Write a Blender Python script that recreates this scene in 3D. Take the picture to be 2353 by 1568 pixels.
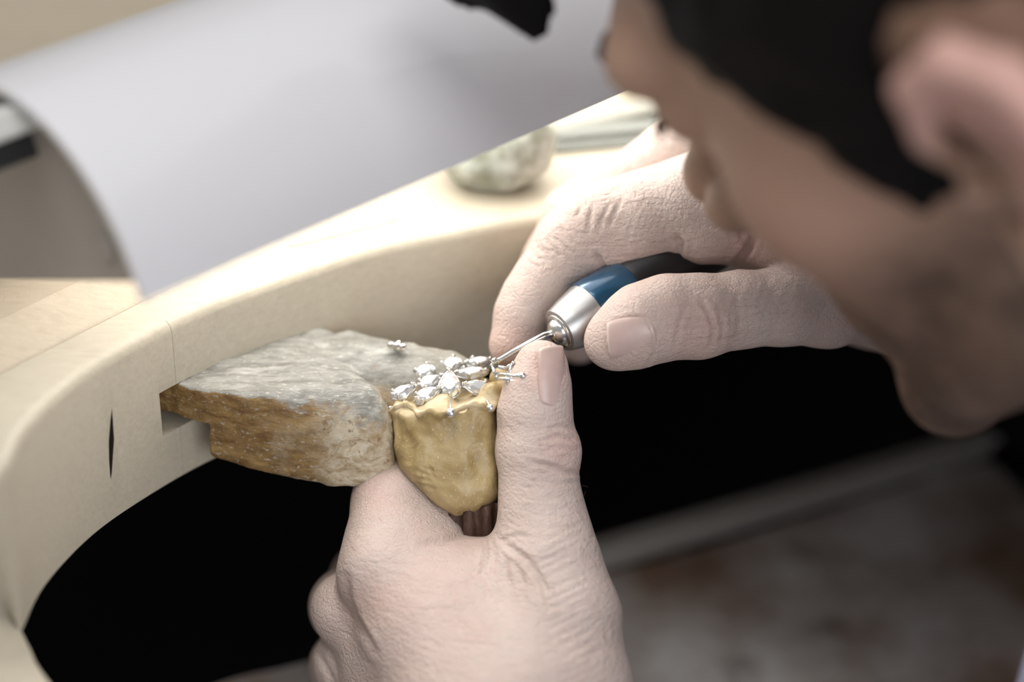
import bpy, bmesh, math, random
import numpy as np
from mathutils import Vector, Matrix

random.seed(4); np.random.seed(4)
for o in list(bpy.data.objects): bpy.data.objects.remove(o, do_unlink=True)
SC = bpy.context.scene
COL = SC.collection

# ------------------------------------------------------------------ camera
FPX = 85.0/36.0*2353.0
PITCH = math.radians(30)
SP, CP = math.sin(PITCH), math.cos(PITCH)
O = np.array([0.0, 0.0, 950.0])                # focus point in mm
FD = 600.0
CAMR = np.array([1.0, 0, 0]); CAMU = np.array([0, SP, CP]); CAMF = np.array([0, CP, -SP])
cam = bpy.data.cameras.new('camera'); camo = bpy.data.objects.new('camera', cam); COL.objects.link(camo)
camo.location = Vector((O - FD*CAMF)*0.001)
camo.rotation_euler = (math.pi/2 - PITCH, 0, 0)
cam.lens = 85; cam.sensor_width = 36; cam.clip_start = 0.01; cam.clip_end = 50
cam.dof.use_dof = True; cam.dof.focus_distance = 0.6; cam.dof.aperture_fstop = 3.6
SC.camera = camo

# ------------------------------------------------------------------ world, lights, exposure
w = bpy.data.worlds.new('world'); SC.world = w; w.use_nodes = True
w.node_tree.nodes['Background'].inputs[0].default_value = (0.93, 0.95, 1.0, 1)
w.node_tree.nodes['Background'].inputs[1].default_value = 0.40
def area(name, loc, target, size, power, col):
    l = bpy.data.lights.new(name, 'AREA'); l.shape = 'RECTANGLE'; l.size, l.size_y = size
    l.energy = power; l.color = col
    o = bpy.data.objects.new(name, l); COL.objects.link(o); o.location = loc
    o.rotation_euler = (Vector(target)-Vector(loc)).to_track_quat('-Z', 'Y').to_euler()
    return o
area('ceiling_light', (-0.3, -0.35, 2.6), (-0.05, 0, 0.95), (1.0, 0.9), 20, (1, 0.98, 0.95))
area('window_light', (1.1, -2.3, 1.75), (0, 0, 0.95), (1.4, 1.4), 27, (0.95, 0.97, 1.0))  # unseen fill added behind the camera to brighten the bench rim
SC.view_settings.view_transform = 'Standard'
SC.view_settings.look = 'None'
SC.view_settings.gamma = 1.0
SC.view_settings.exposure = 0.08
SC.view_settings.use_curve_mapping = False

# ------------------------------------------------------------------ coordinates (all in mm)
def cw(p):                                      # camera frame (right, up, depth beyond focus) to world mm
    p = np.asarray(p, float)
    return O + p[..., 0:1]*CAMR + p[..., 1:2]*CAMU + p[..., 2:3]*CAMF
def wc(p):
    p = np.asarray(p, float) - O
    return np.stack([p@CAMR, p@CAMU, p@CAMF], -1)
def P(x, y, d=0.0):
    s = (FD+d)/FPX
    return np.array([(x-1176.5)*s, (784-y)*s, d])
def PW(x, y, d=0.0): return cw(P(x, y, d))
def PZ(x, y, z):                                # point on the level plane z above the focus point
    k = (784-y)/FPX
    d = (z - k*FD*CP)/(k*CP - SP)
    return cw(P(x, y, d))
zz = np.array([0, 0, 1.0])
def WP(x, y, z): return O+np.array([x, y, z], float)

# ------------------------------------------------------------------ mesh helpers
def set_props(o, label=None, cat=None, group=None, kind=None):
    if label: o['label'] = label
    if cat: o['category'] = cat
    if group: o['group'] = group
    if kind: o['kind'] = kind
    return o
def empty(name, loc, label, cat, group=None):
    e = bpy.data.objects.new(name, None); COL.objects.link(e)
    e.location = Vector(np.asarray(loc)*0.001); e.empty_display_size = 0.01
    return set_props(e, label, cat, group)
def root_loc(o):
    l = Vector((0, 0, 0))
    while o is not None:
        l += o.location; o = o.parent
    return l
def mk(name, V, F, mat, parent=None, base=None, smooth=True, attrs=None):
    V = np.asarray(V, float)*0.001
    if parent is not None: off = np.array(root_loc(parent)); loc = (0, 0, 0)
    else:
        b = np.asarray(base, float)*0.001 if base is not None else np.array([V[:, 0].mean(), V[:, 1].mean(), V[:, 2].min()])
        off = b; loc = tuple(b)
    me = bpy.data.meshes.new(name)
    V = V-off
    if isinstance(F, np.ndarray):
        n = F.shape[1]
        me.vertices.add(len(V)); me.vertices.foreach_set('co', V.ravel())
        me.loops.add(F.size); me.loops.foreach_set('vertex_index', F.ravel().astype(np.int32))
        me.polygons.add(len(F)); me.polygons.foreach_set('loop_start', np.arange(0, F.size, n, dtype=np.int32))
        me.polygons.foreach_set('loop_total', np.full(len(F), n, np.int32))
        me.update(calc_edges=True)
    else:
        me.from_pydata([tuple(v) for v in V], [], F); me.update()
    me.validate()
    if smooth: me.polygons.foreach_set('use_smooth', np.ones(len(me.polygons), bool))
    if attrs:
        for k, a in attrs.items():
            at = me.attributes.new(k, 'FLOAT', 'POINT'); at.data.foreach_set('value', np.asarray(a, np.float32))
    me.materials.append(mat)
    o = bpy.data.objects.new(name, me); COL.objects.link(o); o.location = loc
    if parent is not None: o.parent = parent
    return o
class MB:
    def __init__(s): s.V = []; s.F = []
    def add(s, V, F):
        n = len(s.V); s.V += [tuple(v) for v in V]; s.F += [tuple(i+n for i in f) for f in F]; return s
    def tube(s, pts, r, n=10, cap=True):
        pts = [np.asarray(p, float) for p in pts]
        rs = r if hasattr(r, '__len__') else [r]*len(pts)
        V = []; F = []; a = None
        for i, p in enumerate(pts):
            t = pts[min(i+1, len(pts)-1)]-pts[max(i-1, 0)]; t /= np.linalg.norm(t)+1e-12
            if a is None:
                a = np.cross(t, [0, 0, 1.0])
                if np.linalg.norm(a) < .1: a = np.cross(t, [1.0, 0, 0])
            a = a - t*np.dot(a, t); a /= np.linalg.norm(a); b = np.cross(t, a)
            for k in range(n):
                c = 2*math.pi*k/n; V.append(p+rs[i]*(math.cos(c)*a+math.sin(c)*b))
        for i in range(len(pts)-1):
            for k in range(n):
                F.append((i*n+k, i*n+(k+1) % n, (i+1)*n+(k+1) % n, (i+1)*n+k))
        if cap: F.append(tuple(range(n-1, -1, -1))); F.append(tuple((len(pts)-1)*n+k for k in range(n)))
        return s.add(V, F)
    def lathe(s, p0, ax, prof, n=40):
        ax = np.asarray(ax, float); ax /= np.linalg.norm(ax)
        return s.tube2([np.asarray(p0)+ax*t for t, r in prof], ax, [r for t, r in prof], n)
    def tube2(s, pts, ax, rs, n):
        a = np.cross(ax, [0, 0, 1.0])
        if np.linalg.norm(a) < .1: a = np.cross(ax, [1.0, 0, 0])
        a /= np.linalg.norm(a); b = np.cross(ax, a); V = []; F = []
        for p, r in zip(pts, rs):
            for k in range(n):
                c = 2*math.pi*k/n; V.append(p+r*(math.cos(c)*a+math.sin(c)*b))
        for i in range(len(pts)-1):
            for k in range(n):
                F.append((i*n+k, i*n+(k+1) % n, (i+1)*n+(k+1) % n, (i+1)*n+k))
        F.append(tuple(range(n-1, -1, -1))); F.append(tuple((len(pts)-1)*n+k for k in range(n)))
        return s.add(V, F)
    def ball(s, c, r, n=14, m=9, sc=(1, 1, 1)):
        V = []; F = []
        for i in range(m+1):
            th = math.pi*i/m
            for k in range(n):
                ph = 2*math.pi*k/n
                V.append(np.asarray(c)+r*np.array([math.sin(th)*math.cos(ph)*sc[0], math.sin(th)*math.sin(ph)*sc[1], math.cos(th)*sc[2]]))
        for i in range(m):
            for k in range(n): F.append((i*n+k, (i+1)*n+k, (i+1)*n+(k+1) % n, i*n+(k+1) % n))
        return s.add(V, F)
    def box(s, c, ex, ey, ez):
        c, ex, ey, ez = [np.asarray(q, float) for q in (c, ex, ey, ez)]
        V = [c+i*ex+j*ey+k*ez for i in (-1, 1) for j in (-1, 1) for k in (-1, 1)]
        return s.add(V, [(0, 1, 3, 2), (4, 6, 7, 5), (0, 4, 5, 1), (2, 3, 7, 6), (0, 2, 6, 4), (1, 5, 7, 3)])
    def prism(s, poly, z0, z1):
        n = len(poly); V = [(p[0], p[1], z0) for p in poly]+[(p[0], p[1], z1) for p in poly]
        F = [tuple(range(n-1, -1, -1)), tuple(range(n, 2*n))]+[(i, (i+1) % n, n+(i+1) % n, n+i) for i in range(n)]
        return s.add(V, F)
    def mk(s, name, mat, parent=None, base=None, smooth=False):
        return mk(name, np.array(s.V), s.F, mat, parent, base, smooth)
def bevel(o, width, seg=2, ang=35):
    m = o.modifiers.new('bevel', 'BEVEL'); m.width = width*0.001; m.segments = seg; m.limit_method = 'ANGLE'; m.angle_limit = math.radians(ang)
    return o
def fix_normals(o):
    bm = bmesh.new(); bm.from_mesh(o.data); bmesh.ops.remove_doubles(bm, verts=bm.verts, dist=1e-6)
    bmesh.ops.recalc_face_normals(bm, faces=bm.faces); bm.to_mesh(o.data); bm.free(); return o

# ------------------------------------------------------------------ implicit surfaces
def rc(p, a, b, ra, rb):
    a = np.asarray(a, float); b = np.asarray(b, float); ba = b-a
    h = np.clip(((p-a)@ba)/max(ba@ba, 1e-9), 0, 1)
    return np.linalg.norm(p-a-h[:, None]*ba, axis=1)-(ra+(rb-ra)*h)
def sph(p, c, r): return np.linalg.norm(p-np.asarray(c, float), axis=1)-r
def ell(p, c, r):
    q = p-np.asarray(c, float); r = np.asarray(r, float)
    k0 = np.linalg.norm(q/r, axis=1); k1 = np.linalg.norm(q/(r*r), axis=1)+1e-9
    return k0*(k0-1)/k1
def smin(a, b, k):
    h = np.maximum(k-np.abs(a-b), 0)/k
    return np.minimum(a, b)-h*h*k*0.25
def smax(a, b, k): return -smin(-a, -b, k)
def chain(p, pts, k=3.0):
    d = None
    for (a, ra), (b, rb) in zip(pts[:-1], pts[1:]):
        q = rc(p, a, b, ra, rb); d = q if d is None else smin(d, q, k)
    return d
def poly2d(x, y, poly):
    d = np.full(len(x), 1e9); s = np.ones(len(x)); n = len(poly)
    for i in range(n):
        ax, ay = poly[i][:2]; bx, by = poly[i-1][:2]
        ex, ey = bx-ax, by-ay; wx, wy = x-ax, y-ay
        t = np.clip((wx*ex+wy*ey)/(ex*ex+ey*ey), 0, 1)
        d = np.minimum(d, (wx-ex*t)**2+(wy-ey*t)**2)
        c1 = y >= ay; c2 = y < by; c3 = ex*wy > ey*wx
        s = np.where((c1 & c2 & c3) | (~c1 & ~c2 & ~c3), -s, s)
    return s*np.sqrt(d)
_T = np.random.RandomState(7).rand(64, 64, 64)
def vnoise(p, sc):
    q = np.asarray(p)/sc + 1000.0
    i = np.floor(q).astype(int); f = q-i; f = f*f*(3-2*f); i %= 64; j = (i+1) % 64
    g = lambda a, b, c: _T[a[:, 0], b[:, 1], c[:, 2]]
    fx, fy, fz = f.T
    x00 = g(i, i, i)*(1-fx)+g(j, i, i)*fx; x10 = g(i, j, i)*(1-fx)+g(j, j, i)*fx
    x01 = g(i, i, j)*(1-fx)+g(j, i, j)*fx; x11 = g(i, j, j)*(1-fx)+g(j, j, j)*fx
    return ((x00*(1-fy)+x10*fy)*(1-fz)+(x01*(1-fy)+x11*fy)*fz)*2-1
def sdf_mesh(f, lo, hi, h, B=8):
    lo = np.asarray(lo, float); hi = np.asarray(hi, float)
    nb = np.ceil((hi-lo)/(h*B)).astype(int)+1; N = nb*B
    bi = np.stack(np.meshgrid(*[np.arange(n) for n in nb], indexing='ij'), -1).reshape(-1, 3)
    cen = lo+(bi*B+(B-1)/2)*h
    dv = f(cen); act = np.abs(dv) < h*B*1.2
    G = np.empty(N, np.float32)
    Gb = G.reshape(nb[0], B, nb[1], B, nb[2], B)
    Gb[:] = np.sign(dv).reshape(nb)[:, None, :, None, :, None]*999
    off = np.stack(np.meshgrid(*[np.arange(B)]*3, indexing='ij'), -1).reshape(-1, 3)
    ab = bi[act]
    for s in range(0, len(ab), 600):
        a = ab[s:s+600]
        pts = lo+((a*B)[:, None, :]+off[None])*h
        v = f(pts.reshape(-1, 3)).reshape(len(a), B, B, B)
        for q, (x, y, z) in enumerate(a): Gb[x, :, y, :, z, :] = v[q]
    S = G < 0
    c = np.zeros(N-1, np.uint8)
    for dx in (0, 1):
        for dy in (0, 1):
            for dz in (0, 1): c += S[dx:N[0]-1+dx, dy:N[1]-1+dy, dz:N[2]-1+dz]
    mix = np.argwhere((c > 0) & (c < 8))
    idx = np.full(N-1, -1, np.int64); idx[tuple(mix.T)] = np.arange(len(mix))
    cor = [(x, y, z) for x in (0, 1) for y in (0, 1) for z in (0, 1)]
    val = np.stack([G[mix[:, 0]+a, mix[:, 1]+b, mix[:, 2]+e] for a, b, e in cor], 1).astype(float)
    acc = np.zeros((len(mix), 3)); cnt = np.zeros(len(mix))
    for i in range(8):
        for j in range(i+1, 8):
            df = np.array(cor[j])-np.array(cor[i])
            if np.abs(df).sum() != 1: continue
            m = (val[:, i] < 0) != (val[:, j] < 0)
            t = np.where(m, val[:, i]/np.where(m, val[:, i]-val[:, j], 1), 0)
            acc += np.where(m[:, None], np.array(cor[i])+t[:, None]*df, 0); cnt += m
    V = lo+(mix+acc/np.maximum(cnt, 1)[:, None])*h
    Q = []
    for ax in range(3):
        b, e = (ax+1) % 3, (ax+2) % 3
        sl0 = [slice(1, N[k]-1) for k in range(3)]; sl0[ax] = slice(0, N[ax]-1); sl1 = list(sl0); sl1[ax] = slice(1, N[ax])
        A0 = S[tuple(sl0)]; A1 = S[tuple(sl1)]
        ed = np.argwhere(A0 != A1); flip = A0[tuple(ed.T)]
        base = ed.copy(); base[:, b] += 1; base[:, e] += 1
        def ci(db, de):
            q = base.copy(); q[:, b] += db; q[:, e] += de; return idx[tuple(q.T)]
        q = np.stack([ci(-1, -1), ci(0, -1), ci(0, 0), ci(-1, 0)], 1)
        q[~flip] = q[~flip][:, ::-1]; Q.append(q)
    Q = np.concatenate(Q); Q = Q[(Q >= 0).all(1)]
    return V, Q
def vnormals(V, Q):
    n = np.cross(V[Q[:, 2]]-V[Q[:, 0]], V[Q[:, 3]]-V[Q[:, 1]])
    N = np.zeros_like(V)
    for k in range(4): np.add.at(N, Q[:, k], n)
    return N/(np.linalg.norm(N, axis=1)[:, None]+1e-12)
def relax(V, Q, it=2, lam=0.5):
    n = len(V)
    for _ in range(it):
        A = np.zeros_like(V); C = np.zeros(n)
        for k in range(4):
            np.add.at(A, Q[:, k], V[Q[:, (k+1) % 4]]); np.add.at(C, Q[:, k], 1)
            np.add.at(A, Q[:, k], V[Q[:, k-1]]); np.add.at(C, Q[:, k], 1)
        V = V*(1-lam)+lam*A/np.maximum(C, 1)[:, None]
    return V
def to_px(V):
    d = FD+V[:, 2]
    return np.stack([1176.5+V[:, 0]/d*FPX, 784-V[:, 1]/d*FPX], 1)
def carve(V, N, lines, dmin=-1e9, dmax=1e9):
    """press skin creases (polyline on the skin, depth mm, width mm) into the camera-facing side of a limb"""
    px = to_px(V); face = -(N*np.array([0, 0, 1.0])).sum(1)
    ok = np.where((face > 0.05) & (V[:, 2] > dmin) & (V[:, 2] < dmax))[0]
    q = px[ok]; D = np.zeros(len(ok))
    for pts, dep, wid in lines:
        best = np.full(len(ok), 1e9); par = np.zeros(len(ok)); L = len(pts)-1
        for i in range(L):
            a = np.array(pts[i], float); b = np.array(pts[i+1], float); ba = b-a
            t = np.clip(((q-a)@ba)/(ba@ba), 0, 1); dd = np.linalg.norm(q-a-t[:, None]*ba, axis=1)
            m = dd < best; best = np.where(m, dd, best); par = np.where(m, (i+t)/L, par)
        s = best/(wid*9.26)
        fade = np.sqrt(np.clip(np.minimum(par, 1-par)*4+0.15, 0, 1))
        D += fade*dep*(np.exp(-s*s)-0.35*np.exp(-((s-2.0)/0.9)**2))
    V = V.copy(); V[ok] -= N[ok]*D[:, None]
    return V

# ------------------------------------------------------------------ materials
class NT:
    def __init__(s, name):
        s.m = bpy.data.materials.new(name); s.m.use_nodes = True; s.t = s.m.node_tree; s.b = s.t.nodes['Principled BSDF']
    def n(s, ty, **kw):
        d = s.t.nodes.new(ty)
        for k, v in kw.items():
            if k in d.inputs: s.lk(v, d.inputs[k])
            else: setattr(d, k, v)
        return d
    def lk(s, v, inp):
        if isinstance(v, bpy.types.NodeSocket): s.t.links.new(v, inp)
        else: inp.default_value = v
    def co(s, scale=(1, 1, 1), kind='Object'):
        c = s.n('ShaderNodeTexCoord'); m = s.n('ShaderNodeMapping'); s.t.links.new(c.outputs[kind], m.inputs[0]); m.inputs['Scale'].default_value = scale
        return m.outputs[0]
    def noise(s, scale, detail=4, rough=.55, vec=None, dist=0):
        d = s.n('ShaderNodeTexNoise'); d.inputs['Scale'].default_value = scale; d.inputs['Detail'].default_value = detail; d.inputs['Roughness'].default_value = rough; d.inputs['Distortion'].default_value = dist
        s.t.links.new(vec if vec is not None else s.co(), d.inputs['Vector']); return d.outputs['Fac']
    def vor(s, scale, vec=None, feature='DISTANCE_TO_EDGE', rnd=1):
        d = s.n('ShaderNodeTexVoronoi'); d.feature = feature; d.inputs['Scale'].default_value = scale; d.inputs['Randomness'].default_value = rnd
        s.t.links.new(vec if vec is not None else s.co(), d.inputs['Vector']); return d.outputs['Distance']
    def ramp(s, fac, stops):
        d = s.n('ShaderNodeValToRGB'); e = d.color_ramp.elements
        while len(e) < len(stops): e.new(0.5)
        for q, (p, c) in zip(e, stops): q.position = p; q.color = (*c, 1) if len(c) == 3 else c
        s.lk(fac, d.inputs[0]); return d.outputs[0]
    def rng(s, v, a, b, c=0, d=1):
        m = s.n('ShaderNodeMapRange'); s.lk(v, m.inputs[0])
        for i, q in enumerate((a, b, c, d)): m.inputs[i+1].default_value = q
        return m.outputs[0]
    def mix(s, f, a, b, mode='MIX'):
        d = s.n('ShaderNodeMix'); d.data_type = 'RGBA'; d.blend_type = mode
        s.lk(f, d.inputs[0])
        for v, i in ((a, 6), (b, 7)): s.lk((*v, 1) if isinstance(v, tuple) and len(v) == 3 else v, d.inputs[i])
        return d.outputs[2]
    def math(s, op, a, b=0.0):
        d = s.n('ShaderNodeMath'); d.operation = op; s.lk(a, d.inputs[0]); s.lk(b, d.inputs[1]); return d.outputs[0]
    def bump(s, h, strength, dist, prev=None):
        d = s.n('ShaderNodeBump'); d.inputs['Strength'].default_value = strength; d.inputs['Distance'].default_value = dist
        s.lk(h, d.inputs['Height'])
        if prev is not None: s.lk(prev, d.inputs['Normal'])
        return d.outputs[0]
    def out(s, **kw):
        for k, v in kw.items():
            k = k.replace('_', ' ')
            if isinstance(v, tuple) and len(v) == 3 and k in ('Base Color', 'Emission Color', 'Specular Tint'): v = (*v, 1)
            s.lk(v, s.b.inputs[k])
        return s.m
def plain(name, col, rough=.5, metal=0, var=.06, scale=120, bump=0, **kw):
    t = NT(name); f = t.noise(scale)
    c = t.mix(f, tuple(x*(1-var) for x in col), tuple(min(1, x*(1+var)) for x in col))
    if bump: kw['Normal'] = t.bump(t.noise(scale*3), .5, bump)
    return t.out(Base_Color=c, Roughness=rough, Metallic=metal, **kw)
def skin_mat():
    t = NT('skin')
    fl = t.n('ShaderNodeAttribute', attribute_name='flush').outputs['Fac']
    st = t.n('ShaderNodeAttribute', attribute_name='stubble').outputs['Fac']
    wr = t.n('ShaderNodeAttribute', attribute_name='wrinkle').outputs['Fac']
    tan_shade = t.n('ShaderNodeAttribute', attribute_name='tan').outputs['Fac']
    c = t.mix(t.rng(t.noise(55, 3), .35, .7), (.54, .43, .38), (.60, .495, .445))
    c = t.mix(t.rng(t.noise(420, 3), .5, .75, 0, .35), c, (.58, .40, .35))
    c = t.mix(tan_shade, c, (.36, .215, .145))  # face tan, deepened in colour to stand in for shade on the head
    c = t.mix(fl, c, (.60, .33, .28))
    sb = t.math('MULTIPLY', st, t.rng(t.noise(60, 5, .7), .3, .65, .5, 1))
    c = t.mix(sb, c, (.075, .045, .03))
    cell = t.vor(1150, t.co((1, 1, .75))); cell2 = t.vor(520, t.co((.7, 1.2, 1)))
    h = t.math('ADD', t.rng(cell, 0, .25, 0, .5), t.rng(cell2, 0, .15, 0, .5))
    n1 = t.bump(h, .7, .00026)
    ww = t.noise(260, 4, .6, t.co((.35, .7, 1.8)), 1.2)
    wm = t.math('MULTIPLY', ww, wr)
    n2 = t.bump(wm, .8, .0012, n1)
    return t.out(Base_Color=c, Roughness=t.rng(t.noise(90), .3, .7, .42, .58), Normal=n2, Subsurface_Weight=.12,
                 Subsurface_Radius=(1.0, .45, .3), Subsurface_Scale=.003, Specular_IOR_Level=.42)
def wood_mat(name, a, b, rough=.5, sc=(30, 4, 30), coat=0, bump=.00012):
    t = NT(name); v = t.co(sc)
    g = t.noise(14, 6, .6, v, .6); g2 = t.noise(3, 4, .6)
    c = t.mix(t.rng(g, .3, .7), a, b); c = t.mix(t.rng(g2, .35, .75, 0, .35), c, tuple(x*.86 for x in a))
    sp = t.rng(t.noise(700, 2, .5, t.co((1, .25, 1))), .72, .8, 0, .25)
    c = t.mix(sp, c, tuple(x*.55 for x in a))
    return t.out(Base_Color=c, Roughness=t.rng(g, .3, .7, rough-.06, rough+.08), Normal=t.bump(t.noise(900, 3, .6, t.co((1, .4, 1))), .5, bump), Coat_Weight=coat, Coat_Roughness=.3)
def pin_mat():
    t = NT('worn_pin_wood')
    geo = t.n('ShaderNodeNewGeometry'); sx = t.n('ShaderNodeSeparateXYZ'); t.t.links.new(geo.outputs['True Normal'], sx.inputs[0])
    tc = t.n('ShaderNodeTexCoord'); so = t.n('ShaderNodeSeparateXYZ'); t.t.links.new(tc.outputs['Object'], so.inputs[0])
    x = so.outputs['X']
    side = t.mix(t.rng(t.noise(30, 6, .6, t.co((4, 14, 14)), .5), .35, .68), (.15, .075, .02), (.36, .225, .08))
    side = t.mix(t.rng(t.noise(22, 5, .65), .52, .72, 0, .75), side, (.11, .06, .02))
    pale = t.mix(t.rng(t.noise(160, 6, .65, t.co((1, 1.4, 1.4)), 1.5), .36, .60), (.36, .25, .13), (.62, .54, .40))
    pale = t.mix(t.rng(t.noise(420, 3, .6, None, 1), .60, .68, 0, .8), pale, (.20, .12, .06))
    m = t.math('ADD', t.rng(x, -.022, .016, 0, 1), t.rng(t.noise(55, 5, .65), .25, .75, -.38, .38))
    side = t.mix(t.rng(m, .25, .72), side, pale)
    grey = t.mix(t.rng(t.noise(240, 6, .7, t.co((.35, 1.6, 1)), .8), .36, .66), (.15, .147, .128), (.36, .355, .325))
    grey = t.mix(t.rng(t.noise(70, 4, .6, t.co((.6, 1.5, 1)), .6), .60, .72, 0, .85), grey, (.58, .57, .53))
    grey = t.mix(t.rng(x, .015, .065, 0, .75), grey, (.46, .40, .29))
    up = t.math('ADD', sx.outputs['Z'], t.rng(t.noise(140, 5, .65), .2, .8, -.28, .28))
    c = t.mix(t.rng(up, .45, .72), side, grey)
    
    c = t.mix(t.rng(t.noise(1300, 2, .6, t.co((.5, 1, 1))), .60, .70, 0, .5), c, (.62, .60, .54))
    c = t.mix(t.rng(t.noise(60, 4, .7, t.co((.5, 2, 1.5)), 1.5), .66, .72, 0, .8), c, (.035, .028, .02))
    b = t.bump(t.noise(330, 6, .7, t.co((.5, 1.3, 1.3)), .8), .9, .0006)
    b = t.bump(t.noise(1100, 4, .7), .5, .00025, b)
    return t.out(Base_Color=c, Roughness=t.rng(t.noise(200, 4), .35, .65, .28, .55), Normal=b, Specular_IOR_Level=.6)
def wax_mat():
    t = NT('golden_pitch')
    c = t.mix(t.rng(t.noise(120, 5, .6, None, .6), .35, .7), (.31, .215, .085), (.49, .375, .19))
    c = t.mix(t.rng(t.noise(45, 4, .6), .55, .75, 0, .7), c, (.58, .43, .20))
    c = t.mix(t.rng(t.noise(1500, 2, .5), .66, .72, 0, .45), c, (.85, .72, .42))
    c = t.mix(t.rng(t.noise(90, 6, .7, t.co((1, 1, 3)), 2), .66, .76, 0, .55), c, (.20, .11, .03))
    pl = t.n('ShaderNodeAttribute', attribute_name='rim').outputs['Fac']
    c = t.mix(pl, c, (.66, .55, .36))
    b = t.bump(t.noise(140, 5, .6, None, 1.2), .7, .0009); b = t.bump(t.noise(900, 3), .35, .0002, b)
    return t.out(Base_Color=c, Roughness=.38, Normal=b, Subsurface_Weight=.1, Subsurface_Radius=(1, .6, .2), Subsurface_Scale=.002, Specular_IOR_Level=.55)
M = {}
M['skin'] = skin_mat()
M['bench'] = wood_mat('pale_bench_wood', (.44, .395, .305), (.53, .48, .38), .5, (9, 55, 55))
M['bench2'] = wood_mat('warm_bench_wood', (.41, .345, .255), (.49, .42, .315), .5, (9, 55, 55))
M['crack'] = plain('stained_crack', (.02, .012, .008), .9); M['pin'] = pin_mat(); M['wax'] = wax_mat()
M['silver'] = plain('bright_silver', (.72, .72, .71), .12, 1, .02)
M['bead'] = plain('dull_silver', (.70, .70, .69), .3, 1, .02)
M['satin'] = plain('satin_aluminium', (.44, .435, .43), .38, 1, .06, 900)
M['steel'] = plain('polished_steel', (.66, .67, .66), .18, 1, .04)
M['blue'] = plain('blue_anodised', (.012, .075, .15), .22, .35, .05, Coat_Weight=.6, Coat_Roughness=.1)
M['blackrubber'] = plain('black_grip', (.012, .012, .014), .4, 0, .1)
M['darkwood'] = wood_mat('dark_ridged_wood', (.045, .02, .012), (.10, .05, .03), .5, (60, 60, 8), 0, .0004)
M['lampwhite'] = plain('gloss_white_enamel', (.62, .61, .625), .3, 0, .01, Coat_Weight=1.0, Coat_Roughness=.10)
M['lampcap'] = plain('greige_plastic', (.30, .27, .245), .5, 0, .03)
M['lampgrey'] = plain('light_grey_plastic', (.55, .55, .52), .45)
M['black'] = plain('black_plastic', (.02, .02, .022), .35)
M['hair'] = plain('black_hair', (.003, .0025, .0025), .6, 0, .3, 300, .0006, Specular_IOR_Level=.12)
M['brow'] = plain('dark_brow_hair', (.03, .018, .012), .6, 0, .3, 500, .0005)
M['shirt'] = plain('lavender_cotton', (.36, .37, .50), .85, 0, .06, 400, .0002)
M['apronblack'] = plain('black_apron', (.012, .012, .013), .8, 0, .2)
M['dark'] = plain('dark_stained_panel', (.004, .004, .004), .9, 0, .2, Specular_IOR_Level=.1)  # near-black colour stands in for deep shade under the bench
M['floor'] = plain('dark_floor', (.05, .045, .04), .7, 0, .2, 8)
M['wall'] = plain('cream_wall', (.62, .58, .52), .8, 0, .04, 6)
M['railwood'] = wood_mat('pale_rail', (.42, .40, .36), (.50, .48, .43), .6)
M['eye'] = plain('eye_white', (.75, .72, .68), .15)
def nail_mat():
    t = NT('nail'); c = t.mix(t.rng(t.noise(160), .35, .7), (.56, .40, .36), (.64, .49, .44))
    tip = t.n('ShaderNodeAttribute', attribute_name='free').outputs['Fac']
    c = t.mix(tip, c, (.72, .64, .55))
    return t.out(Base_Color=c, Roughness=.30, Subsurface_Weight=.1, Subsurface_Radius=(1, .5, .4), Subsurface_Scale=.002, Normal=t.bump(t.noise(500, 3, .5, t.co((3, 3, .4))), .3, .0001))
M['nail'] = nail_mat()
def leather_mat():
    t = NT('scuffed_leather')
    c = t.mix(t.rng(t.noise(14, 5, .6), .38, .62), (.26, .17, .115), (.66, .64, .62))
    c = t.mix(t.rng(t.noise(40, 5, .6), .55, .7, 0, .6), c, (.10, .065, .05))
    return t.out(Base_Color=c, Roughness=.6, Normal=t.bump(t.noise(60, 5), .7, .002))
M['leather'] = leather_mat()
def lump_mat():
    t = NT('grey_putty')
    c = t.mix(t.rng(t.noise(70, 4, .6), .4, .62), (.20, .21, .16), (.42, .44, .40))
    c = t.mix(t.rng(t.noise(110, 3), .6, .7, 0, .7), c, (.16, .15, .10))
    return t.out(Base_Color=c, Roughness=.35, Normal=t.bump(t.noise(90, 4), .6, .001))
M['lump'] = lump_mat()
def gem_mat():
    t = NT('clear_gem')
    return t.out(Base_Color=(.84, .84, .84), Roughness=.02, Transmission_Weight=.55, IOR=1.9, Metallic=.35)
M['gem'] = gem_mat()
def glow_mat():
    t = NT('lit_tube'); return t.out(Base_Color=(1, 1, 1), Emission_Color=(1, .97, .90), Emission_Strength=LAMP)
LAMP = 12.5
M['tube'] = glow_mat()

# ================================================================== SETTING
def quad_struct(name, pts, mat, thick):
    v = [np.asarray(p, float) for p in pts]; n = np.cross(v[1]-v[0], v[2]-v[0]); n /= np.linalg.norm(n)
    V = v+[p-n*thick for p in v]
    o = mk(name, np.array(V), [(0, 1, 2, 3), (7, 6, 5, 4), (0, 4, 5, 1), (1, 5, 6, 2), (2, 6, 7, 3), (3, 7, 4, 0)], mat, None, None, False)
    fix_normals(o); o['kind'] = 'structure'; return o
quad_struct('floor', [(-2500, -2000, 0), (2500, -2000, 0), (2500, 2500, 0), (-2500, 2500, 0)], M['floor'], 40)
quad_struct('wall_back', [(-2500, 2500, 0), (2500, 2500, 0), (2500, 2500, 2800), (-2500, 2500, 2800)], M['wall'], -60)

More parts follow.
